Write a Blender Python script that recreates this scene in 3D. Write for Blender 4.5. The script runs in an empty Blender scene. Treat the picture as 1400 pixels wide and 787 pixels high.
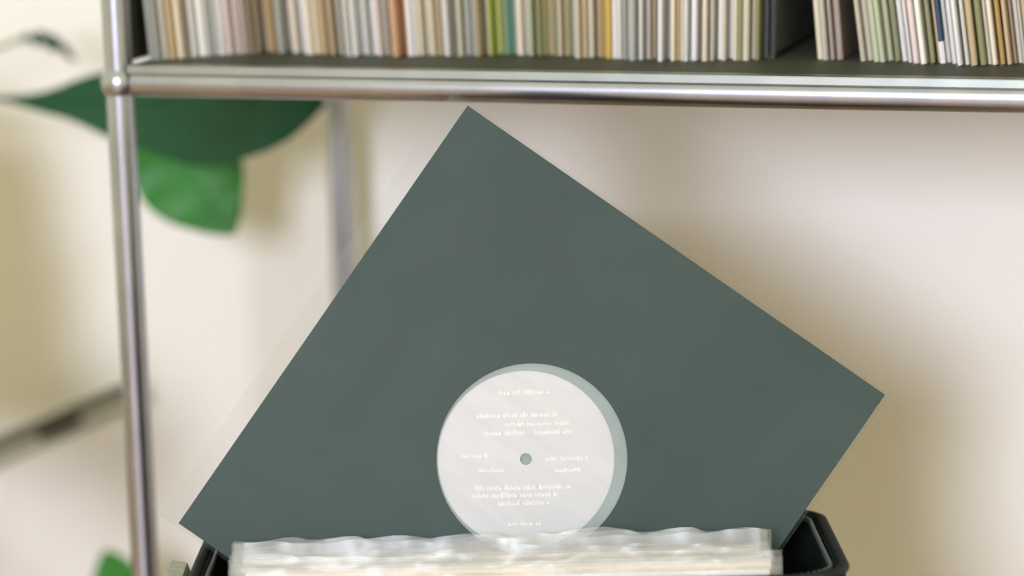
import bpy, bmesh, math, random
from mathutils import Vector, Matrix

scene = bpy.context.scene
COL = scene.collection
PI = math.pi

# ------------------------------------------------------------------ camera
CAM = Vector((0.8496, -1.7734, 0.8728))
FW = Vector((-0.3049, 0.9308, -0.2016)).normalized()
RT = Vector((0.9516, 0.3062, -0.0257)).normalized()
UP = RT.cross(FW).normalized()
RT = FW.cross(UP).normalized()
cd = bpy.data.cameras.new('camera')
cd.sensor_width = 36.0
cd.lens = 36.0 * 3977.4 / 1400.0
cd.clip_start = 0.05
cd.dof.use_dof = True
cd.dof.focus_distance = 1.80
cd.dof.aperture_fstop = 2.3
co = bpy.data.objects.new('camera', cd)
M3 = Matrix((RT, UP, -FW)).transposed()
co.matrix_world = Matrix.Translation(CAM) @ M3.to_4x4()
COL.objects.link(co)
scene.camera = co

# ------------------------------------------------------------------ light
world = bpy.data.worlds.new('room_ambient')
scene.world = world
world.use_nodes = True
bg = world.node_tree.nodes['Background']
bg.inputs[0].default_value = (1.0, 0.955, 0.585, 1)
bg.inputs[1].default_value = 1.12

WIN = (0.52, -3.25, 1.27)          # centre of the window behind the camera
WW, WH = 0.66, 0.84
al = bpy.data.lights.new('window_daylight', 'AREA')
al.shape = 'RECTANGLE'
al.size, al.size_y = WW, WH
al.energy = 147
al.color = (0.80, 0.83, 1.0)
ao = bpy.data.objects.new('window_daylight', al)
ao.location = (WIN[0], WIN[1] - 0.06, WIN[2])
ao.rotation_euler = (PI / 2, 0, 0)
COL.objects.link(ao)

vs = scene.view_settings
vs.view_transform = 'Standard'
vs.look = 'None'
vs.exposure = -0.06
vs.gamma = 1.0
vs.use_curve_mapping = False
scene.cycles.transparent_max_bounces = 32
scene.cycles.max_bounces = 10

# ------------------------------------------------------------------ materials
def new_mat(name):
    m = bpy.data.materials.new(name)
    m.use_nodes = True
    nt = m.node_tree
    return m, nt, nt.nodes['Principled BSDF']

def noise_mat(name, c1, c2, rough=0.6, scale=20, metallic=0.0, bump=0.0, stretch=(1, 1, 1), spec=0.5, detail=4):
    m, nt, b = new_mat(name)
    tc = nt.nodes.new('ShaderNodeTexCoord')
    mp = nt.nodes.new('ShaderNodeMapping')
    mp.inputs['Scale'].default_value = stretch
    nz = nt.nodes.new('ShaderNodeTexNoise')
    nz.inputs['Scale'].default_value = scale
    nz.inputs['Detail'].default_value = detail
    cr = nt.nodes.new('ShaderNodeValToRGB')
    cr.color_ramp.elements[0].position = 0.3
    cr.color_ramp.elements[1].position = 0.7
    cr.color_ramp.elements[0].color = (*c1, 1)
    cr.color_ramp.elements[1].color = (*c2, 1)
    nt.links.new(tc.outputs['Object'], mp.inputs[0])
    nt.links.new(mp.outputs[0], nz.inputs[0])
    nt.links.new(nz.outputs[0], cr.inputs[0])
    nt.links.new(cr.outputs[0], b.inputs['Base Color'])
    b.inputs['Roughness'].default_value = rough
    b.inputs['Metallic'].default_value = metallic
    b.inputs['Specular IOR Level'].default_value = spec
    if bump:
        bp = nt.nodes.new('ShaderNodeBump')
        bp.inputs['Strength'].default_value = bump
        bp.inputs['Distance'].default_value = 0.002
        nt.links.new(nz.outputs[0], bp.inputs['Height'])
        nt.links.new(bp.outputs[0], b.inputs['Normal'])
    return m

M_WALL = noise_mat('wall_paint', (0.835, 0.81, 0.785), (0.85, 0.825, 0.80), 0.85, 6, bump=0.05)
M_FLOOR = noise_mat('floor_wood', (0.42, 0.28, 0.17), (0.52, 0.36, 0.23), 0.45, 5, stretch=(1, 9, 1), bump=0.1)
M_BASE = noise_mat('baseboard_paint', (0.72, 0.70, 0.66), (0.75, 0.73, 0.69), 0.5, 8)
M_CHROME = noise_mat('steel_tube', (0.37, 0.39, 0.47), (0.45, 0.47, 0.55), 0.30, 30, metallic=1.0)
M_TRIM = noise_mat('edge_steel', (0.30, 0.33, 0.32), (0.36, 0.39, 0.37), 0.45, 30, metallic=1.0)
M_PANEL = noise_mat('dark_panel', (0.052, 0.058, 0.045), (0.072, 0.078, 0.060), 0.6, 14, spec=0.3)
M_SLEEVE = noise_mat('charcoal_card', (0.012, 0.031, 0.028), (0.024, 0.047, 0.043), 0.62, 3.2, stretch=(2.2, 1, 0.8), spec=0.35, detail=2)
M_SLEEVE_EDGE = noise_mat('card_edge', (0.20, 0.22, 0.20), (0.26, 0.27, 0.25), 0.8, 40)
M_INNER = noise_mat('inner_paper', (0.22, 0.27, 0.27), (0.27, 0.32, 0.32), 0.6, 30)
M_LABEL = noise_mat('label_paper', (0.50, 0.495, 0.52), (0.56, 0.555, 0.58), 0.55, 18, stretch=(1, 1, 6))
M_PRINT = noise_mat('label_print', (0.66, 0.65, 0.64), (0.70, 0.69, 0.68), 0.5, 60)
M_VINYL = noise_mat('vinyl', (0.012, 0.012, 0.013), (0.02, 0.02, 0.02), 0.25, 60)
M_BAG = noise_mat('black_nylon', (0.005, 0.008, 0.008), (0.011, 0.015, 0.014), 0.8, 260, bump=0.3, spec=0.2)
M_PIPING = noise_mat('bag_piping', (0.006, 0.010, 0.010), (0.012, 0.017, 0.017), 0.6, 80, spec=0.25)
M_ZIP = noise_mat('zip_teeth', (0.10, 0.13, 0.13), (0.16, 0.19, 0.18), 0.35, 60, metallic=0.5)
M_STRAP = noise_mat('grey_webbing', (0.26, 0.28, 0.25), (0.34, 0.36, 0.33), 0.7, 200, bump=0.4)
M_BAR = noise_mat('dark_grey_metal', (0.05, 0.055, 0.045), (0.08, 0.085, 0.07), 0.5, 20, metallic=0.3)
M_POT = noise_mat('terracotta', (0.42, 0.20, 0.11), (0.5, 0.26, 0.15), 0.8, 12)
M_SOIL = noise_mat('soil', (0.03, 0.02, 0.012), (0.07, 0.05, 0.03), 0.95, 60, bump=0.6)
M_STEM = noise_mat('stem_green', (0.16, 0.24, 0.09), (0.24, 0.32, 0.13), 0.5, 25)
M_WHITE = noise_mat('white_card', (0.74, 0.71, 0.68), (0.80, 0.77, 0.74), 0.6, 20)
M_CREAM = noise_mat('cream_card', (0.68, 0.58, 0.46), (0.74, 0.65, 0.54), 0.6, 20)
M_TANC = noise_mat('tan_card', (0.52, 0.33, 0.17), (0.60, 0.40, 0.22), 0.6, 20)
M_PAPER = noise_mat('white_paper', (0.66, 0.64, 0.62), (0.72, 0.70, 0.68), 0.7, 30)

def leaf_mat(name, c1, c2, trans):
    m, nt, b = new_mat(name)
    tc = nt.nodes.new('ShaderNodeTexCoord')
    wv = nt.nodes.new('ShaderNodeTexNoise')
    wv.inputs['Scale'].default_value = 14
    cr = nt.nodes.new('ShaderNodeValToRGB')
    cr.color_ramp.elements[0].color = (*c1, 1)
    cr.color_ramp.elements[1].color = (*c2, 1)
    cr.color_ramp.elements[0].position = 0.3
    cr.color_ramp.elements[1].position = 0.7
    nt.links.new(tc.outputs['Object'], wv.inputs[0])
    nt.links.new(wv.outputs[0], cr.inputs[0])
    nt.links.new(cr.outputs[0], b.inputs['Base Color'])
    b.inputs['Roughness'].default_value = 0.45
    b.inputs['Specular IOR Level'].default_value = 0.3
    tl = nt.nodes.new('ShaderNodeBsdfTranslucent')
    nt.links.new(cr.outputs[0], tl.inputs[0])
    mx = nt.nodes.new('ShaderNodeMixShader')
    mx.inputs[0].default_value = trans
    nt.links.new(b.outputs[0], mx.inputs[1])
    nt.links.new(tl.outputs[0], mx.inputs[2])
    nt.links.new(mx.outputs[0], nt.nodes['Material Output'].inputs[0])
    return m

M_LEAF_DARK = leaf_mat('leaf_dark', (0.005, 0.050, 0.020), (0.012, 0.088, 0.038), 0.1)
M_LEAF_MID = leaf_mat('leaf_bright', (0.030, 0.19, 0.030), (0.055, 0.26, 0.045), 0.15)

def film_mat(name, haze, tint=(0.9, 0.92, 0.9), gloss=0.12, rough=0.3):
    """clear plastic film: mostly see-through, a little milky, glossy at a slant"""
    m = bpy.data.materials.new(name)
    m.use_nodes = True
    nt = m.node_tree
    nt.nodes.clear()
    out = nt.nodes.new('ShaderNodeOutputMaterial')
    tr = nt.nodes.new('ShaderNodeBsdfTransparent')
    tr.inputs[0].default_value = (0.97, 0.97, 0.965, 1)
    df = nt.nodes.new('ShaderNodeBsdfDiffuse')
    df.inputs[0].default_value = (*tint, 1)
    gl = nt.nodes.new('ShaderNodeBsdfGlossy')
    gl.inputs['Roughness'].default_value = rough
    tc = nt.nodes.new('ShaderNodeTexCoord')
    nz = nt.nodes.new('ShaderNodeTexNoise')
    nz.inputs['Scale'].default_value = 30
    nz.inputs['Detail'].default_value = 3
    rp = nt.nodes.new('ShaderNodeMapRange')
    rp.inputs['From Min'].default_value = 0.3
    rp.inputs['From Max'].default_value = 0.7
    rp.inputs['To Min'].default_value = haze * 0.7
    rp.inputs['To Max'].default_value = haze * 1.3
    nt.links.new(tc.outputs['Object'], nz.inputs[0])
    nt.links.new(nz.outputs[0], rp.inputs[0])
    m1 = nt.nodes.new('ShaderNodeMixShader')
    m2 = nt.nodes.new('ShaderNodeMixShader')
    m2.inputs[0].default_value = gloss
    nt.links.new(rp.outputs[0], m1.inputs[0])
    nt.links.new(tr.outputs[0], m1.inputs[1])
    nt.links.new(df.outputs[0], m1.inputs[2])
    nt.links.new(m1.outputs[0], m2.inputs[1])
    nt.links.new(gl.outputs[0], m2.inputs[2])
    nt.links.new(m2.outputs[0], out.inputs[0])
    return m

M_FILM = film_mat('clear_film', 0.10, gloss=0.05)
M_FILM_MILK = film_mat('milky_film', 0.11, (0.7, 0.71, 0.70), gloss=0.02)
M_FILM_BIG = film_mat('thin_clear_film', 0.035, (0.36, 0.43, 0.40), gloss=0.004, rough=0.55)

def object_colour_mat(name, rough):
    """card in the object's own colour, with fine paper grain"""
    m, nt, b = new_mat(name)
    oi = nt.nodes.new('ShaderNodeObjectInfo')
    tc = nt.nodes.new('ShaderNodeTexCoord')
    mp = nt.nodes.new('ShaderNodeMapping')
    mp.inputs['Scale'].default_value = (220, 60, 3)
    nz = nt.nodes.new('ShaderNodeTexNoise')
    nz.inputs['Scale'].default_value = 3
    mr = nt.nodes.new('ShaderNodeMapRange')
    mr.inputs['To Min'].default_value = 0.78
    mr.inputs['To Max'].default_value = 1.15
    mx = nt.nodes.new('ShaderNodeVectorMath')
    mx.operation = 'SCALE'
    nt.links.new(tc.outputs['Object'], mp.inputs[0])
    nt.links.new(mp.outputs[0], nz.inputs[0])
    nt.links.new(nz.outputs[0], mr.inputs[0])
    nt.links.new(oi.outputs['Color'], mx.inputs[0])
    nt.links.new(mr.outputs[0], mx.inputs['Scale'])
    nt.links.new(mx.outputs[0], b.inputs['Base Color'])
    b.inputs['Roughness'].default_value = rough
    return m

M_JACKET = object_colour_mat('printed_card', 0.55)

# ------------------------------------------------------------------ helpers
def mesh_obj(name, verts, faces, mat, parent=None, smooth=False):
    me = bpy.data.meshes.new(name)
    me.from_pydata([tuple(v) for v in verts], [], faces)
    me.update()
    bm = bmesh.new()
    bm.from_mesh(me)
    bmesh.ops.recalc_face_normals(bm, faces=bm.faces)
    bm.to_mesh(me)
    bm.free()
    for mm in (mat if isinstance(mat, (list, tuple)) else [mat]):
        me.materials.append(mm)
    if smooth:
        for p in me.polygons:
            p.use_smooth = True
    o = bpy.data.objects.new(name, me)
    COL.objects.link(o)
    if parent:
        o.parent = parent
    return o

def tag(o, label=None, cat=None, group=None, kind=None):
    if label: o['label'] = label
    if cat: o['category'] = cat
    if group: o['group'] = group
    if kind: o['kind'] = kind
    return o

def empty(name, mat=None, loc=None):
    o = bpy.data.objects.new(name, None)
    o.empty_display_size = 0.05
    COL.objects.link(o)
    if mat is not None:
        o.matrix_world = mat
    if loc is not None:
        o.location = loc
    return o

class MB:
    """collects shapes that make up ONE part"""
    def __init__(s):
        s.v, s.f = [], []
    def add(s, vs, fs):
        n = len(s.v)
        s.v += [Vector(v) for v in vs]
        s.f += [tuple(i + n for i in f) for f in fs]
        return s
    def box(s, a, b, bev=0.0):
        x0, y0, z0 = a
        x1, y1, z1 = b
        if bev <= 0:
            vs = [(x, y, z) for x in (x0, x1) for y in (y0, y1) for z in (z0, z1)]
            return s.add(vs, [(0, 1, 3, 2), (4, 6, 7, 5), (0, 4, 5, 1), (2, 3, 7, 6), (0, 2, 6, 4), (1, 5, 7, 3)])
        bm = bmesh.new()
        bmesh.ops.create_cube(bm, size=1)
        for v in bm.verts:
            v.co = Vector(((x0 + x1) / 2 + v.co.x * (x1 - x0), (y0 + y1) / 2 + v.co.y * (y1 - y0), (z0 + z1) / 2 + v.co.z * (z1 - z0)))
        bmesh.ops.bevel(bm, geom=bm.edges[:], offset=bev, segments=2, affect='EDGES', profile=0.5)
        bm.verts.index_update()
        s.add([v.co.copy() for v in bm.verts], [tuple(v.index for v in f.verts) for f in bm.faces])
        bm.free()
        return s
    def tube(s, pts, r, n=14, r1=None, cap=True):
        pts = [Vector(p) for p in pts]
        m = len(pts)
        rings = []
        prev = None
        for i, p in enumerate(pts):
            d = (pts[min(i + 1, m - 1)] - pts[max(i - 1, 0)]).normalized()
            if prev is None:
                a = Vector((0, 0, 1)) if abs(d.z) < 0.9 else Vector((1, 0, 0))
                x = d.cross(a).normalized()
            else:
                x = (prev - d * prev.dot(d)).normalized()
            prev = x
            y = d.cross(x)
            rr = r if r1 is None else r + (r1 - r) * i / (m - 1)
            rings.append([p + (x * math.cos(2 * PI * k / n) + y * math.sin(2 * PI * k / n)) * rr for k in range(n)])
        vs = [v for rg in rings for v in rg]
        fs = []
        for i in range(m - 1):
            for k in range(n):
                fs.append((i * n + k, i * n + (k + 1) % n, (i + 1) * n + (k + 1) % n, (i + 1) * n + k))
        if cap:
            fs.append(tuple(range(n)))
            fs.append(tuple((m - 1) * n + k for k in range(n)))
        return s.add(vs, fs)
    def ball(s, c, r, nu=16, nv=10):
        c = Vector(c)
        vs = [c + Vector((0, 0, r))]
        for j in range(1, nv):
            t = PI * j / nv
            for i in range(nu):
                a = 2 * PI * i / nu
                vs.append(c + Vector((r * math.sin(t) * math.cos(a), r * math.sin(t) * math.sin(a), r * math.cos(t))))
        vs.append(c - Vector((0, 0, r)))
        fs = []
        for i in range(nu):
            fs.append((0, 1 + i, 1 + (i + 1) % nu))
            for j in range(nv - 2):
                a, b = 1 + j * nu + i, 1 + j * nu + (i + 1) % nu
                fs.append((a, a + nu, b + nu, b))
            fs.append((1 + (nv - 2) * nu + i, len(vs) - 1, 1 + (nv - 2) * nu + (i + 1) % nu))
        return s.add(vs, fs)
    def build(s, name, mat, parent=None, smooth=False):
        return mesh_obj(name, s.v, s.f, mat, parent, smooth)

def autosmooth(o, ang=40):
    me = o.data
    for p in me.polygons:
        p.use_smooth = True
    bm = bmesh.new()
    bm.from_mesh(me)
    for e in bm.edges:
        if len(e.link_faces) == 2 and e.calc_face_angle(0) > math.radians(ang):
            e.smooth = False
    bm.to_mesh(me)
    bm.free()
    return o

# ------------------------------------------------------------------ setting
Y_WALL = 0.475
tag(MB().box((-2.2, -3.4, -0.05), (2.8, Y_WALL + 0.1, 0.0)).build('floor', M_FLOOR), kind='structure')
tag(MB().box((-2.2, Y_WALL, 0.0), (2.8, Y_WALL + 0.1, 2.6)).build('wall_back', M_WALL), kind='structure')
tag(MB().box((-2.2, Y_WALL - 0.012, 0.0), (2.8, Y_WALL, 0.07), 0.003).build('baseboard_back', M_BASE), kind='structure')
wf = MB()
yw0, yw1 = WIN[1] - 0.10, WIN[1]
wx0, wx1, wz0, wz1 = WIN[0] - WW / 2, WIN[0] + WW / 2, WIN[2] - WH / 2, WIN[2] + WH / 2
wf.box((-2.2, yw0, 0), (wx0, yw1, 2.6)); wf.box((wx1, yw0, 0), (2.8, yw1, 2.6))
wf.box((wx0, yw0, 0), (wx1, yw1, wz0)); wf.box((wx0, yw0, wz1), (wx1, yw1, 2.6))
tag(wf.build('wall_front', M_WALL), kind='structure')
w1 = empty('window_1', loc=(WIN[0], WIN[1], wz0)); tag(w1, kind='structure')
fr = MB()
for a, b in (((-WW/2, -.05, 0), (-WW/2 + .04, 0, WH)), ((WW/2 - .04, -.05, 0), (WW/2, 0, WH)),
             ((-WW/2 + .04, -.05, 0), (WW/2 - .04, 0, .04)), ((-WW/2 + .04, -.05, WH - .04), (WW/2 - .04, 0, WH))):
    fr.box(a, b)
fr.build('window_frame', M_BASE, w1)
MB().box((-WW/2 - .03, 0, -.03), (WW/2 + .03, .08, 0), .003).build('window_sill', M_BASE, w1)

# ------------------------------------------------------------------ shelving unit
R = 0.0095
X0, X1, D0 = -0.006, 0.756, 0.398
ZS, ZT = 0.62, 0.985
unit = empty('shelving_unit', loc=(0, 0, 0))
tag(unit, 'steel tube shelving unit with a dark shelf carrying the row of records', 'shelf')
for x in (X0, X1):
    for y in (0, D0):
        autosmooth(MB().tube([(x, y, 0.0), (x, y, ZS)], R, 24).build('post', M_CHROME, unit))
        autosmooth(MB().tube([(x, y, ZS), (x, y, ZT)], R, 24).build('post', M_CHROME, unit))
        for z in (ZS, ZT):
            MB().ball((x, y, z), 0.0128, 24, 14).build('connector_ball', M_CHROME, unit, True)
        autosmooth(MB().tube([(x, y, 0.0), (x, y, 0.012)], 0.018, 20).build('foot', M_TRIM, unit))
for z in (ZS, ZT):
    for y in (0, D0):
        autosmooth(MB().tube([(X0 + .012, y, z), (X1 - .012, y, z)], R, 24).build('rail', M_CHROME, unit))
    for x in (X0, X1):
        autosmooth(MB().tube([(x, .012, z), (x, D0 - .012, z)], R, 24).build('rail', M_CHROME, unit))
ZP = ZS + R + 0.0022
MB().box((X0 + R, R * .3, ZP - .004), (X1 - R, D0 - R, ZP), .0008).build('shelf_panel', M_PANEL, unit)
MB().box((X0 + R, -.0085, ZP - .0055), (X1 - R, R * .3, ZP + .0008), .0010).build('edge_trim', M_TRIM, unit)
MB().box((X0 + R, R, ZT - .002), (X1 - R, D0 - R, ZT + .002)).build('top_panel', M_PANEL, unit)
MB().box((X0 + R, D0 - .002, ZP + .001), (X1 - R, D0 + .002, ZT - R)).build('back_panel', M_PANEL, unit)
for x in (X0, X1):
    MB().box((x - .002, R + .002, ZP + .001), (x + .002, D0 - R, ZT - R)).build('side_panel', M_PANEL, unit)

# ------------------------------------------------------------------ records standing on the shelf
rnd = random.Random(11)
S = 0.3125
_jm = {}
def jacket_mesh(t):
    """a card jacket standing on edge: rounded spine towards the room (y=0), open slit at the back"""
    key = round(t, 5)
    if key in _jm: return _jm[key]
    h = t / 2
    prof = [(-h, .0012), (-h * .55, .0002), (h * .55, .0002), (h, .0012), (h, S), (h * .4, S), (h * .4, S - .02), (-h * .4, S - .02), (-h * .4, S), (-h, S)]
    n = len(prof)
    vs = [(x, y, z) for z in (0, S) for x, y in prof]
    fs = [tuple(range(n)), tuple(range(n, 2 * n))] + [(i, (i + 1) % n, (i + 1) % n + n, i + n) for i in range(n)]
    me = bpy.data.meshes.new('record_jacket')
    me.from_pydata(vs, [], fs)
    bm = bmesh.new(); bm.from_mesh(me); bmesh.ops.recalc_face_normals(bm, faces=bm.faces); bm.to_mesh(me); bm.free()
    me.materials.append(M_JACKET)
    _jm[key] = me
    return me
_fm = {}
def film_mesh(t, v):
    """open bag of clear film a little larger than the jacket; its creased mouth faces the room"""
    key = (round(t, 5), v)
    if key in _fm: return _fm[key]
    q = random.Random(v * 31 + 5)
    h = t / 2 + .0005
    ny = 9
    zs = [-.0002, .004, .02, .06, .14, .22, S + .002]
    vs, fs = [], []
    front = [-.006 - q.random() * .004 for _ in zs]
    for s in (-1, 1):
        for j, z in enumerate(zs):
            for i in range(ny):
                y = front[j] + (S + .002 - front[j]) * (i / (ny - 1)) ** 2.2
                w = h if y > .004 else h * (.75 + .5 * q.random())
                if z < 0: w *= .35
                vs.append((s * w, y, z))
    n = len(zs) * ny
    for b in (0, n):
        for j in range(len(zs) - 1):
            for i in range(ny - 1):
                a = b + j * ny + i
                fs.append((a, a + 1, a + ny + 1, a + ny))
    for i in range(ny - 1):
        fs.append((i, i + 1, n + i + 1, n + i))
    me = bpy.data.meshes.new('plastic_cover')
    me.from_pydata(vs, [], fs)
    me.materials.append(M_FILM)
    _fm[key] = me
    return me

COLOURS = {
    'g': ('grey', (0.42, 0.42, 0.37)), 'w': ('white', (0.84, 0.81, 0.77)), 'c': ('cream', (0.76, 0.66, 0.50)),
    't': ('tan', (0.52, 0.38, 0.21)), 'b': ('brown', (0.27, 0.20, 0.115)), 'o': ('ochre', (0.42, 0.24, 0.05)),
    'p': ('rose', (0.76, 0.60, 0.55)), 'r': ('orange', (0.60, 0.30, 0.13)), 'e': ('beige', (0.58, 0.52, 0.41)),
    'l': ('lime', (0.36, 0.40, 0.09)), 'v': ('olive', (0.26, 0.25, 0.10)), 'n': ('teal', (0.13, 0.27, 0.17)),
    'a': ('pale green', (0.52, 0.55, 0.36)), 'y': ('yellow', (0.55, 0.35, 0.06)), 'k': ('black', (0.012, 0.017, 0.014)),
    'd': ('charcoal', (0.10, 0.11, 0.08)), 'u': ('navy', (0.012, 0.055, 0.14)), 'm': ('mauve', (0.40, 0.31, 0.27)),
}
# colour order along the shelf: where each stretch ends (metres from the post) and the colours in it
SEGS = [(.0185, 'gge'), (.028, 'tcbc'), (.037, 'w'), (.042, 'g'), (.049, 'w'), (.060, 'p'), (.067, 'b'), (.074, 'te'), (.081, 'o'), (.085, 'g'),
        (.094, 'c'), (.104, 'we'), (.113, 'c'), (.118, 't'), (.122, 'w'), (.126, 't'), (.136, 'eg'), (.146, 'w'), (.149, 'g'), (.157, 'w'),
        (.166, 'pe'), (.170, 'p'), (.1755, 'r'), (.183, 'w'), (.195, 'c'), (.201, 't'), (.207, 'w'), (.223, 'geg'), (.230, 'tc'), (.239, 'l'),
        (.243, 'v'), (.249, 'n'), (.257, 'ec'), (.265, 'a'), (.272, 'v'), (.288, 'tvc'), (.294, 'gw'), (.307, 'et'), (.312, 't'), (.319, 'y'),
        (.328, 'w'), (.342, 'gw'), (.349, 'et'), (.353, 'd'), (.359, 'wg'), (.372, 'ct'), (.379, 'w'), (.391, 'ec'), (.401, 'we'), (.418, 'cve'), (.424, 'k')]
BUNDLE = [(.492, 'cemme')]
BUNCH = [(.494, 'e'), (.505, 'a'), (.509, 'v'), (.528, 'wwp'), (.5375, 'vt'), (.5405, 'u'), (.557, 'w'), (.64, 'tvecotbegt')]
def fill(x, segs, limit):
    """thicknesses and colours from x on until the limit"""
    out, k, sg = [], 0, 0
    while x < limit:
        while sg < len(segs) - 1 and x > segs[sg][0] - .0008:
            sg += 1; k = 0
        letters = segs[sg][1]
        ch = letters[k % len(letters)]; k += 1
        t = 0.0001 * rnd.choice((24, 28, 32, 32, 36, 40))
        if ch == 'k': t = .0040
        film = rnd.random() < .34 or (segs is BUNCH and ch == 'w')
        film = film and len(out) > 0
        out.append((ch, t, film))
        x += t + (.0013 if film else .0003)
    return out
runs = [(0.0, .0065, fill(.0065, SEGS, .424), 0), (-4.5, .4565, fill(.4565, BUNDLE, .4725), 1), (-7.0, .4865, fill(.4865, BUNCH, .628), 2)]
ZR = ZP + 0.0003
def lean_at(x):
    """the packed row leans left at first, stands upright in the middle and leans right at its end"""
    return max(-4.0, min(1.2, -4.0 + max(0, x - .12) * 21.0))
for lean0, start, seq, run in runs:
    x = start
    for i, (ch, t, film) in enumerate(seq):
        lean = lean_at(x) if run == 0 else lean0
        name, col = COLOURS[ch]
        th = math.radians(lean)
        foot = t / math.cos(th)
        sz = .80 if run == 1 else 1.0
        # slow drift of the fronts, a few pulled out or pushed in
        rec = 0.070 + 0.008 * math.sin(x * 31) + rnd.uniform(-.008, .008)
        if run == 0 and i < 16: rec = 0.022 + .003 * i + rnd.uniform(-.004, .004)
        rec = min(rec, D0 - .004 - S)
        o = bpy.data.objects.new('record_sleeve', jacket_mesh(t))
        COL.objects.link(o)
        # rotate about the lower edge so that the card stands on the shelf
        off = abs(math.sin(th)) * t / 2
        o.rotation_euler = (0, th, 0)
        o.location = (x + foot / 2, rec, ZR + off)
        o.scale = (1, sz, sz)
        v = rnd.uniform(.74, .98)
        o.color = (min(col[0] * v, .9), min(col[1] * v, .88), min(col[2] * v * rnd.uniform(.94, 1.06), .86), 1)
        place = ('packed row', 'small bundle', 'slanting bunch')[run]
        lt = COLOURS[seq[i - 1][0]][0] if i else None
        rt = COLOURS[seq[i + 1][0]][0] if i + 1 < len(seq) else None
        if lt and rt:
            by = ('between %s and %s' % (lt, rt) if len((name + lt + rt).split()) > 2 else 'between %s and %s ones' % (lt, rt)) if lt != rt else 'between two %s ones' % lt
        else:
            by = 'at the end beside a %s one' % (lt or rt)
        tag(o, '%s record sleeve%s %s in the %s' % (name, ' in plastic' if film else '', by, place), 'record sleeve',
            'record sleeves in the %s on the shelf' % place)
        if ch == 'u':
            nb = MB().box((-t / 2 - .0002, -.0004, .0), (t / 2 + .0002, .02, .014)).build('white_band', M_PAPER, o)
            nb['label'] = 'white lower end of the spine'
        if film:
            fo = bpy.data.objects.new('plastic_cover', film_mesh(t, rnd.randrange(4)))
            COL.objects.link(fo)
            fo.parent = o
        x += foot + (.0013 if film else .0003)

# ------------------------------------------------------------------ record bag frame on the floor
TH = math.radians(18.14)
LEAN = math.radians(11.63)
XB = Vector((math.cos(TH), math.sin(TH), 0))
YB = Vector((-math.sin(TH), math.cos(TH), 0))

# the dark sleeve, pulled up and tilted
SC = Vector((0.3155, -0.1125, 0.4054))
SM = Matrix.Translation(SC) @ Matrix.Rotation(TH, 4, 'Z') @ Matrix.Rotation(-LEAN, 4, 'X') @ Matrix.Rotation(math.radians(36.2), 4, 'Y')
rec = empty('tilted_record', SM)
tag(rec, 'charcoal record sleeve with a round white centre label, tilted up out of the bag', 'record sleeve')
H = 0.1572
def holed_panel(y0, y1, hole, cx=0.0, cz=0.0, half=H, n=64):
    """square card with a round die-cut hole"""
    vs, fs = [], []
    for y in (y0, y1):
        for k in range(n):
            a = 2 * PI * k / n
            c, s = math.cos(a), math.sin(a)
            vs.append((cx + hole * c, y, cz + hole * s))
        for k in range(n):
            a = 2 * PI * k / n
            c, s = math.cos(a), math.sin(a)
            m = half / max(abs(c), abs(s))
            vs.append((m * c, y, m * s))
    for k in range(n):
        j = (k + 1) % n
        fs.append((k, j, n + j, n + k))
        fs.append((2 * n + k, 2 * n + j, 3 * n + j, 3 * n + k))
        fs.append((k, j, 2 * n + j, 2 * n + k))
        fs.append((n + k, n + j, 3 * n + j, 3 * n + k))
    return vs, fs
HOLE = 0.0592
f1 = holed_panel(-.0020, -.0014, HOLE)
MB().add(*f1).build('front_panel', M_SLEEVE, rec)
MB().box((-H, .0014, -H), (H, .0020, H)).build('back_panel', M_SLEEVE, rec)
MB().box((-H, -.0014, -H), (H, .0014, -H + .0012)).build('lower_fold', M_SLEEVE, rec)
MB().box((H - .0012, -.0014, -H + .0012), (H, .0014, H)).build('spine', M_SLEEVE, rec)
MB().box((-H, -.0014, H - .0012), (H - .0012, .0014, H)).build('upper_fold', M_SLEEVE, rec)
# paper inner sleeve with its own opening, shifted a little in the jacket
iv, if_ = holed_panel(-.0011, -.0009, .0548, 0, 0, .152)
# shift towards the picture's left (local axes are turned by 36 degrees)
ca, sa = math.cos(math.radians(36.2)), math.sin(math.radians(36.2))
shx, shz = -.0036 * ca, -.0036 * sa
inn = MB().add(iv, if_).build('inner_sleeve', M_INNER, rec)
inn.location = (shx, 0, shz)
MB().box((-.152, .00105, -.152), (.152, .0013, .152)).build('inner_sleeve_back', M_INNER, rec)
disc = MB()
n = 96
vs = [(r * math.cos(2 * PI * k / n), y, r * math.sin(2 * PI * k / n)) for (r, y) in ((.0036, -.0003), (.150, -.0003), (.150, .0009), (.0036, .0009)) for k in range(n)]
fs = [(a * n + k, a * n + (k + 1) % n, ((a + 1) % 4) * n + (k + 1) % n, ((a + 1) % 4) * n + k) for a in range(4) for k in range(n)]
dob = disc.add(vs, fs).build('vinyl_disc', M_VINYL, rec)
dob.location = (shx, 0, shz)
# paper label (child of the disc)
vs = [(r * math.cos(2 * PI * k / n), y, r * math.sin(2 * PI * k / n)) for (r, y) in ((.0036, -.00062), (.0553, -.00062), (.0553, -.00032), (.0036, -.00032)) for k in range(n)]
lab = MB().add(vs, fs).build('centre_label', M_LABEL, dob)
lab['label'] = 'round white paper label with rows of small print'
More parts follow.
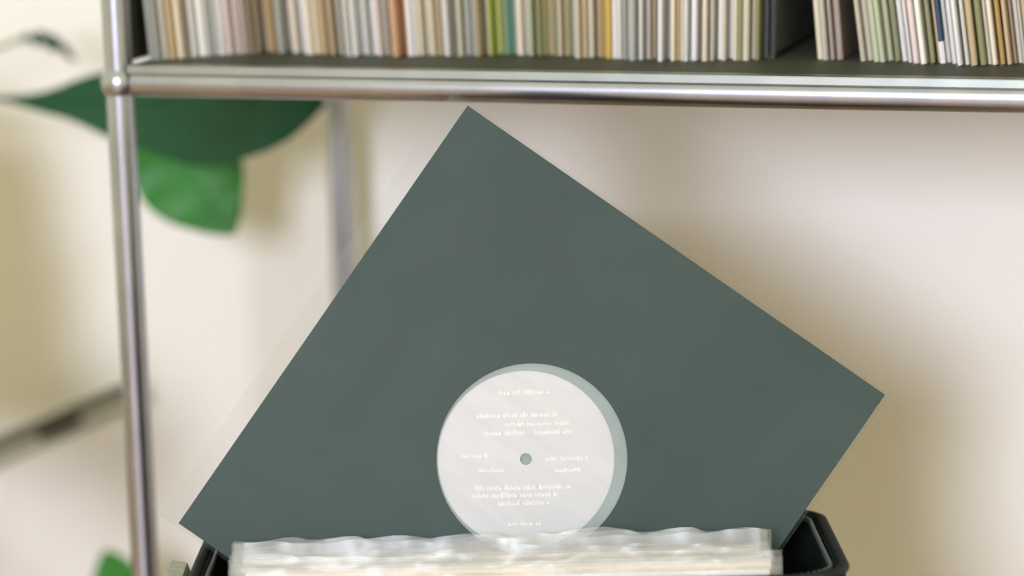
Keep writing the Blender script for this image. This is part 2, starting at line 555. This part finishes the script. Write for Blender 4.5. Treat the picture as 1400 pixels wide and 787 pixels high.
# small print: unreadable rows of letters, level with the picture
pr = MB()
q = random.Random(4)
rows = [(.040, -.016, .016, 2.6), (.026, -.030, .022, 2.8), (.0205, -.012, .030, 2.4), (.0150, -.026, .000, 3.0), (.0150, .006, .030, 2.6),
        (.0015, -.040, -.022, 2.6), (-.0015, .012, .040, 2.8), (-.0075, -.030, -.014, 2.0), (-.0085, .018, .036, 2.0),
        (-.0190, -.032, .028, 3.0), (-.0235, -.034, .020, 3.0), (-.0285, -.018, .014, 2.4), (-.041, -.012, .010, 2.2)]
for zc, xa, xb, hh in rows:
    xx = xa
    while xx < xb:
        for _ in range(q.randint(3, 8)):
            w = q.uniform(.0010, .0018)
            if xx + w > xb: break
            hgt = hh * .00125 * q.choice((.7, .7, 1.0))
            # one letter: two stems and a bar
            for (ax, az, bx_, bz) in ((xx, zc, xx + w * .3, zc + hgt), (xx + w * .7, zc, xx + w, zc + hgt * q.choice((.6, 1))), (xx + w * .3, zc + hgt * q.choice((0, .4)), xx + w * .7, zc + hgt * .62)):
                if bz - az < 1e-5: continue
                c4 = [(ax, az), (bx_, az), (bx_, bz), (ax, bz)]
                pr.add([(px * ca - pz * sa * -1 * -1, -.00066, px * sa + pz * ca) for px, pz in c4], [(0, 1, 2, 3)])
            xx += w + .0005
        xx += .0016
    
po = pr.build('label_print', M_PRINT, dob)
po['kind'] = 'stuff'
# clear outer cover; its open mouth stands out past the upper left edge
def cover_big():
    xs = [-H - .0125, -H - .006, -H - .001, 0, H - .0005, H + .0025]
    zs = [-H - .0025, -H + .0005, 0, H - .0005, H + .0025]
    q = random.Random(9)
    vs, fs = [], []
    for s in (-1, 1):
        for i, X in enumerate(xs):
            for j, Z in enumerate(zs):
                y = s * (.0028 + (.0012 * q.random() if i < 2 else 0))
                if i == len(xs) - 1 or j in (0, len(zs) - 1): y = s * .0006
                vs.append((X, y, Z + 0))
    nz, nn = len(zs), len(xs) * len(zs)
    for b in (0, nn):
        for i in range(len(xs) - 1):
            for j in range(nz - 1):
                a = b + i * nz + j
                fs.append((a, a + 1, a + nz + 1, a + nz))
    for i in range(len(xs) - 1):
        for j in (0, nz - 1):
            a = i * nz + j
            fs.append((a, a + nz, nn + a + nz, nn + a))
    for j in range(nz - 1):
        a = (len(xs) - 1) * nz + j
        fs.append((a, a + 1, nn + a + 1, nn + a))
    return vs, fs
cv = MB().add(*cover_big()).build('plastic_cover', M_FILM_BIG, rec)
cv['label'] = 'clear plastic cover around the sleeve'

# ------------------------------------------------------------------ records in the bag, in front of it
TOPB = Vector((0.3050, -0.1505, 0.3575))      # top centre of the rearmost one
kinds = [('white', M_WHITE), ('cream', M_CREAM), ('white', M_WHITE), ('white', M_WHITE), ('tan edged', M_TANC), ('cream', M_CREAM),
         ('white', M_WHITE), ('white', M_WHITE), ('tan', M_TANC), ('white', M_WHITE), ('cream', M_CREAM), ('white', M_WHITE)]
NB = len(kinds)
ORD = ['first', 'second', 'third', 'fourth', 'fifth', 'sixth', 'seventh', 'eighth', 'ninth', 'tenth', 'eleventh', 'twelfth']
PITCH = 0.0047
def bag_jacket(parent, mat, t=.0032):
    h = t / 2
    W = .1565
    Hh = .313
    m = MB()
    m.box((-W, -h, -Hh), (W, -h + .0006, 0)); m.box((-W, h - .0006, -Hh), (W, h, 0))
    m.box((-W, -h + .0006, -Hh), (W, h - .0006, -Hh + .001)); m.box((W - .001, -h + .0006, -Hh + .001), (W, h - .0006, 0))
    m.build('jacket', mat, parent)
    MB().box((-W + .002, -.0006, -Hh + .002), (W - .003, .0006, -.0015)).build('inner_sleeve', M_PAPER, parent)
def bag_film(parent, seed, ext, t=.0040):
    q = random.Random(seed)
    h = t / 2
    W = .1635
    nx = 44
    zs = [-.316, -.2, -.06, -.012, -.002, .004, .008, .0115]
    ph = [q.uniform(0, 6.28) for _ in range(6)]
    rise = [q.uniform(-.004, .0015) for _ in range(8)]
    vs, fs = [], []
    for s in (-1, 1):
        for j, z in enumerate(zs):
            for i in range(nx):
                u = i / (nx - 1)
                X = -W + 2 * W * u
                y = s * h
                zz = z if z < 0 else z * ext
                if j >= 4:
                    k = (z + .004) / .0155
                    y += k * (.0011 * math.sin(u * 40 + ph[0]) + .0013 * math.sin(u * 23 + ph[1] + s) + .0008 * math.sin(u * 90 + ph[2])) + s * k * .0006 * math.sin(u * 31 + ph[3])
                    zz += ext * k * (.0009 * math.sin(u * 17 + ph[4]) + .0010 * math.sin(u * 51 + ph[5])) + k * rise[min(7, int(u * 8))] * .6
                if i in (0, nx - 1): y *= .3
                vs.append((X, y, zz))
    n1 = len(zs) * nx
    for b in (0, n1):
        for j in range(len(zs) - 1):
            for i in range(nx - 1):
                a = b + j * nx + i
                fs.append((a, a + 1, a + nx + 1, a + nx))
    for j in range(len(zs) - 1):
        for i in (0, nx - 1):
            a = j * nx + i
            fs.append((a, a + nx, n1 + a + nx, n1 + a))
    return MB().add(vs, fs).build('plastic_cover', M_FILM_MILK, parent, True)
q = random.Random(21)
for i, (cn, cm) in enumerate(kinds):
    dz = q.uniform(-.003, .001) + .0002 * i
    dx = q.uniform(-.003, .003) + (.006 * i / NB)
    P = TOPB + XB * dx - YB * (PITCH * i) + Vector((0, 0, dz))
    e = empty('bagged_record', Matrix.Translation(P) @ Matrix.Rotation(TH + math.radians(-.4), 4, 'Z') @ Matrix.Rotation(-LEAN, 4, 'X'))
    if i == 0:
        tag(e, 'rearmost white record in clear plastic, leaning against the tilted charcoal sleeve', 'record sleeve')
    elif i == NB - 1:
        tag(e, 'foremost white record in clear plastic, against the front of the bag', 'record sleeve')
    else:
        tag(e, '%s record in clear plastic, %s in front of the tilted charcoal sleeve' % (cn, ORD[i]), 'record sleeve', 'records packed in the black bag')
    bag_jacket(e, cm)
    bag_film(e, 100 + i, 1.0 if i < 3 else .6 - .025 * i)

# ------------------------------------------------------------------ the bag
BAGC = Vector((0.318, -0.154, 0.0))
bag = empty('record_bag', Matrix.Translation(BAGC) @ Matrix.Rotation(TH, 4, 'Z'))
tag(bag, 'black fabric record bag with a zipped rim, packed with records', 'bag')
BW, BD, BH = 0.196, 0.108, 0.3465
def slump(y, z):
    """the soft front wall leans back with the records"""
    k = min(1, z / BH)
    f0, b0 = -.128 + k * .062, .070 + k * .038
    return f0 + (y + BD) / (2 * BD) * (b0 - f0)
def rrect(w, d, r, n=6):
    pts = []
    for cx, cy, a0 in ((w - r, d - r, 0), (-w + r, d - r, 90), (-w + r, -d + r, 180), (w - r, -d + r, 270)):
        for k in range(n + 1):
            a = math.radians(a0 + 90 * k / n)
            pts.append((cx + r * math.cos(a), cy + r * math.sin(a)))
    return pts
def rim_z(x, y):
    """the soft rim sags in the middle of the front and climbs towards the back"""
    return BH + .005 - .005 * (y / BD) - .005 * math.cos(min(1, abs(x) / BW) * PI / 2) * (1 if y < 0 else 0)
out_p = rrect(BW, BD, .035); in_p = rrect(BW - .006, BD - .006, .030)
n = len(out_p)
levels = [.012, .03, .10, .20, .28]
vs, fs = [], []
for li, z in enumerate(levels):
    k = (.97, 1, 1.012, 1.008, 1.0)[li]
    vs += [(x * k, slump(y * k, z), z) for x, y in out_p]
vs += [(x, slump(y, BH), rim_z(x, y)) for x, y in out_p]
vs += [(x, slump(y, BH), rim_z(x, y)) for x, y in in_p]
vs += [(x, slump(y, .03), .030) for x, y in in_p]
nl = len(levels) + 3
for l in range(nl - 1):
    for k in range(n):
        fs.append((l * n + k, l * n + (k + 1) % n, (l + 1) * n + (k + 1) % n, (l + 1) * n + k))
fs.append(tuple(range(n))); fs.append(tuple((nl - 1) * n + k for k in range(n)))
autosmooth(MB().add(vs, fs).build('body', M_BAG, bag), 50)
for sx in (-1, 1):
    for sy in (-1, 1):
        autosmooth(MB().tube([(sx * .15, sy * .07 - .028, 0), (sx * .15, sy * .07 - .028, .014)], .012, 14).build('foot', M_PIPING, bag))
# piping along the rim
rim = [Vector((x, slump(y, BH), rim_z(x, y) + .001)) for x, y in rrect(BW - .001, BD - .001, .034, 10)]
MB().tube(rim + [rim[0]], .0032, 8, cap=False).build('rim_piping', M_PIPING, bag, True)
# zip teeth just inside the rim (front and sides)
z = MB()
tape = rrect(BW - .009, BD - .009, .028, 10)
dense = []
for a, b in zip(tape, tape[1:] + tape[:1]):
    L = math.hypot(b[0] - a[0], b[1] - a[1])
    k = max(1, int(L / .0032))
    for i in range(k):
        dense.append((a[0] + (b[0] - a[0]) * i / k, a[1] + (b[1] - a[1]) * i / k))
for px, py in dense:
    zz = rim_z(px, py) + .0012
    py = slump(py, BH)
    z.box((px - .0009, py - .0009, zz - .0022), (px + .0009, py + .0009, zz + .0012))
tag(z.build('zip_teeth', M_ZIP, bag), kind='stuff')
# lid standing open at the back, narrower towards its top
lid = MB()
zb, zt = BH - .0175, BH + .0285
prof = []
pl = [(-BW + .004, zb - .03), (-BW + .010, zb + .012), (-BW + .030, zt - .006), (-BW + .040, zt), (BW - .040, zt), (BW - .030, zt - .006), (BW - .010, zb + .012), (BW - .004, zb - .03)]
m = len(pl)
lv = []
for dy in (0, .007):
    lv += [(x, BD + .0035 + dy + (zz - zb) * .10, zz) for x, zz in pl]
lf = [tuple(range(m)), tuple(range(m, 2 * m))] + [(k, (k + 1) % m, (k + 1) % m + m, k + m) for k in range(m)]
lo = lid.add(lv, lf).build('lid', M_BAG, bag)
MB().tube([(x, BD + .0035 + (zz - zb) * .10, zz) for x, zz in pl[1:-1]], .0028, 8).build('lid_piping', M_PIPING, lo, True)
# grey webbing strap hanging from a ring at the left side
st = MB()
pts = [(-BW - .003, -.01, BH - .004), (-BW - .007, -.008, BH + .007), (-BW - .015, -.006, BH + .008), (-BW - .028, -.002, BH - .012), (-BW - .036, 0, BH - .050), (-BW - .038, .004, BH - .12), (-BW - .030, .006, BH - .20), (-BW - .012, .006, BH - .26), (-BW - .003, .006, BH - .275)]
sv, sf = [], []
for i, p in enumerate(pts):
    a = Vector(pts[max(0, i - 1)]); b = Vector(pts[min(len(pts) - 1, i + 1)])
    d = (b - a).normalized(); nn = Vector((-d.z, 0, d.x)).normalized() * .0011
    P = Vector(p)
    for yy in (-.016, .016):
        for s in (-1, 1):
            sv.append(P + Vector((0, yy, 0)) + nn * s)
for i in range(len(pts) - 1):
    a, b = 4 * i, 4 * i + 4
    for (k, l) in ((0, 1), (1, 3), (3, 2), (2, 0)):
        sf.append((a + k, a + l, b + l, b + k))
sf += [(0, 1, 3, 2), (4 * len(pts) - 4, 4 * len(pts) - 3, 4 * len(pts) - 1, 4 * len(pts) - 2)]
so = st.add(sv, sf).build('strap', M_STRAP, bag)
so['label'] = 'grey webbing strap'

# ------------------------------------------------------------------ slanted bar on the wall
bar = empty('slanted_bar', loc=(-0.277, 0.42, 0.27))
tag(bar, 'slanted dark grey metal bar with a small bracket, fixed to the wall', 'bar')
d = Vector((0.1276, 0, 0.0567)).normalized()
nrm = Vector((-d.z, 0, d.x))
def slab(a, b, lo, hi, y0, y1):
    m = MB()
    vs = [d * s + nrm * t + Vector((0, y, 0)) for s in (a, b) for y in (y0, y1) for t in (lo, hi)]
    return m.add(vs, [(0, 1, 3, 2), (4, 6, 7, 5), (0, 4, 5, 1), (2, 3, 7, 6), (0, 2, 6, 4), (1, 5, 7, 3)])
slab(-.5, .072, -.0050, .0050, -.010, .010).build('rail_bar', M_BAR, bar)
for s in (-.028, -.36):
    k = slab(s, s + .022, -.012, -.0052, -.008, .035).build('bracket', M_BAR, bar)
slab(-.5, .064, -.019, -.0125, .024, .0349).build('mounting_strip', M_STRAP, bar)

# ------------------------------------------------------------------ plant
plant = empty('potted_plant', loc=(-0.44, 0.14, 0))
tag(plant, 'leafy green house plant with broad pointed leaves reaching behind the shelf post', 'plant')
PL = Vector((-0.44, 0.14, 0))
pv, pf = [], []
prof = [(.001, 0), (.085, 0), (.115, .20), (.122, .20), (.122, .225), (.108, .225), (.104, .19)]
N = 32
for r, zz in prof:
    pv += [(r * math.cos(2 * PI * k / N), r * math.sin(2 * PI * k / N), zz) for k in range(N)]
for l in range(len(prof) - 1):
    for k in range(N):
        pf.append((l * N + k, l * N + (k + 1) % N, (l + 1) * N + (k + 1) % N, (l + 1) * N + k))
autosmooth(MB().add(pv, pf).build('pot', M_POT, plant), 35)
MB().tube([(0, 0, .17), (0, 0, .195)], .1045, 28).build('soil', M_SOIL, plant)

def leaf(base, tip, normal, width, mat, bend=.12, fold=.25, heart=True, stem_from=None, wpos=.32):
    """a pointed leaf blade between two world points, its upper side along normal"""
    base, tip, normal = Vector(base) - PL, Vector(tip) - PL, Vector(normal)
    L = (tip - base).length
    ax = (tip - base).normalized()
    up = (normal - ax * normal.dot(ax)).normalized()
    sd = up.cross(ax)
    nu, nv = 22, 8
    vs, fs = [], []
    for i in range(nu + 1):
        t = i / nu
        w = width / 2 * (math.sin(PI * t ** (math.log(.5) / math.log(wpos))) ** .85 if 0 < t < 1 else 0)
        w = max(w, .0006)
        for j in range(-nv, nv + 1):
            s = j / nv
            back = -.10 * L * abs(s) ** 1.5 * (1 - t) ** 4 * 1.6 if heart else 0
            c = base + ax * (t * L + back) + sd * (s * w) + up * (bend * L * 4 * t * (1 - t) * .5 + fold * abs(s) * w * (1 - .5 * abs(s)) + .0025 * math.sin(t * 26) * abs(s) ** 2)
            vs.append(c)
    m = 2 * nv + 1
    for i in range(nu):
        for j in range(m - 1):
            a = i * m + j
            fs.append((a, a + 1, a + m + 1, a + m))
    lo = MB().add(vs, fs).build('leaf', mat, plant, True)
    rib = [base + ax * (t * L) + up * (bend * L * 2 * t * (1 - t)) for t in [k / 10 for k in range(10)]]
    MB().tube(rib, .0016, 6, r1=.0005).build('midrib', mat, lo, True)
    if stem_from is not None:
        way = [Vector(w) - PL for w in ([stem_from] if not isinstance(stem_from, list) else stem_from)]
        if len(way) == 1:
            way.append(way[0].lerp(base, .55) + Vector((0, 0, .10 * (base - way[0]).length + .03)))
        way.append(base)
        pts = []
        K = len(way) - 1
        for k in range(15):      # Bezier through the hull of the way points
            t = k / 14
            p = Vector((0, 0, 0))
            for m_, w_ in enumerate(way):
                p += w_ * (math.comb(K, m_) * t ** m_ * (1 - t) ** (K - m_))
            pts.append(p)
        MB().tube(pts, .0032, 8, r1=.0020).build('stem', M_STEM, plant, True)
    return lo

ROOT = (-0.44, 0.14, 0.19)
CA = -FW
leaf((-0.2629, 0.275, 0.5647), (0.0341, 0.275, 0.5662), (.15, -.80, .55), .108, M_LEAF_DARK, .0, .08, False, [(-0.45, 0.15, 0.19), (-.52, .2, .70), (-.36, .27, .57)], .70)
leaf((-0.1317, 0.312, 0.5479), (-0.058, 0.3, 0.4576), (.35, -.93, .22), .086, M_LEAF_MID, .04, .10, True, [(-0.42, 0.17, 0.19), (-.50, .2, .60), (-.32, .31, .58)], .47)
leaf((-.170, .335, .09), (-.186, .30, .192), (.3, -.9, .3), .066, M_LEAF_MID, .05, .2, True, [(-0.40, 0.18, 0.19), (-.36, .2, .30), (-.22, .33, .02)], .45)
leaf((-.252, .33, .606), (-.196, .32, .590), (.1, -.5, .8), .016, M_LEAF_DARK, .35, .2, False, [(-0.45, 0.15, 0.19), (-.50, .2, .60), (-.30, .33, .58)], .4)
# leaves that stand outside the picture and shade the wall
leaf((-.335, .10, .545), (-.205, .10, .545), (.2, -.95, .2), .105, M_LEAF_DARK, .05, .1, True, ROOT, .45)
leaf((-.330, .09, .480), (-.190, .09, .462), (.2, -.95, .2), .110, M_LEAF_MID, .05, .1, True, ROOT, .45)
leaf((-.335, .08, .420), (-.192, .08, .398), (.2, -.95, .2), .105, M_LEAF_DARK, .05, .1, True, ROOT, .45)
leaf((-.300, .06, .372), (-.180, .05, .375), (.2, -.95, .2), .080, M_LEAF_MID, .05, .1, True, ROOT, .45)
leaf((-.170, -.10, .425), (-.095, -.10, .335), (.2, -.95, .2), .080, M_LEAF_MID, .05, .1, True, [(-.44, .14, .19), (-.50, -.05, .50)], .5)
leaf((-.50, .20, .60), (-.40, .28, .70), (.4, -.7, .5), .11, M_LEAF_DARK, .1, .2, True, ROOT, .36)
leaf((-.56, .10, .50), (-.66, .05, .47), (-.3, -.5, .8), .12, M_LEAF_DARK, .1, .2, True, ROOT, .36)
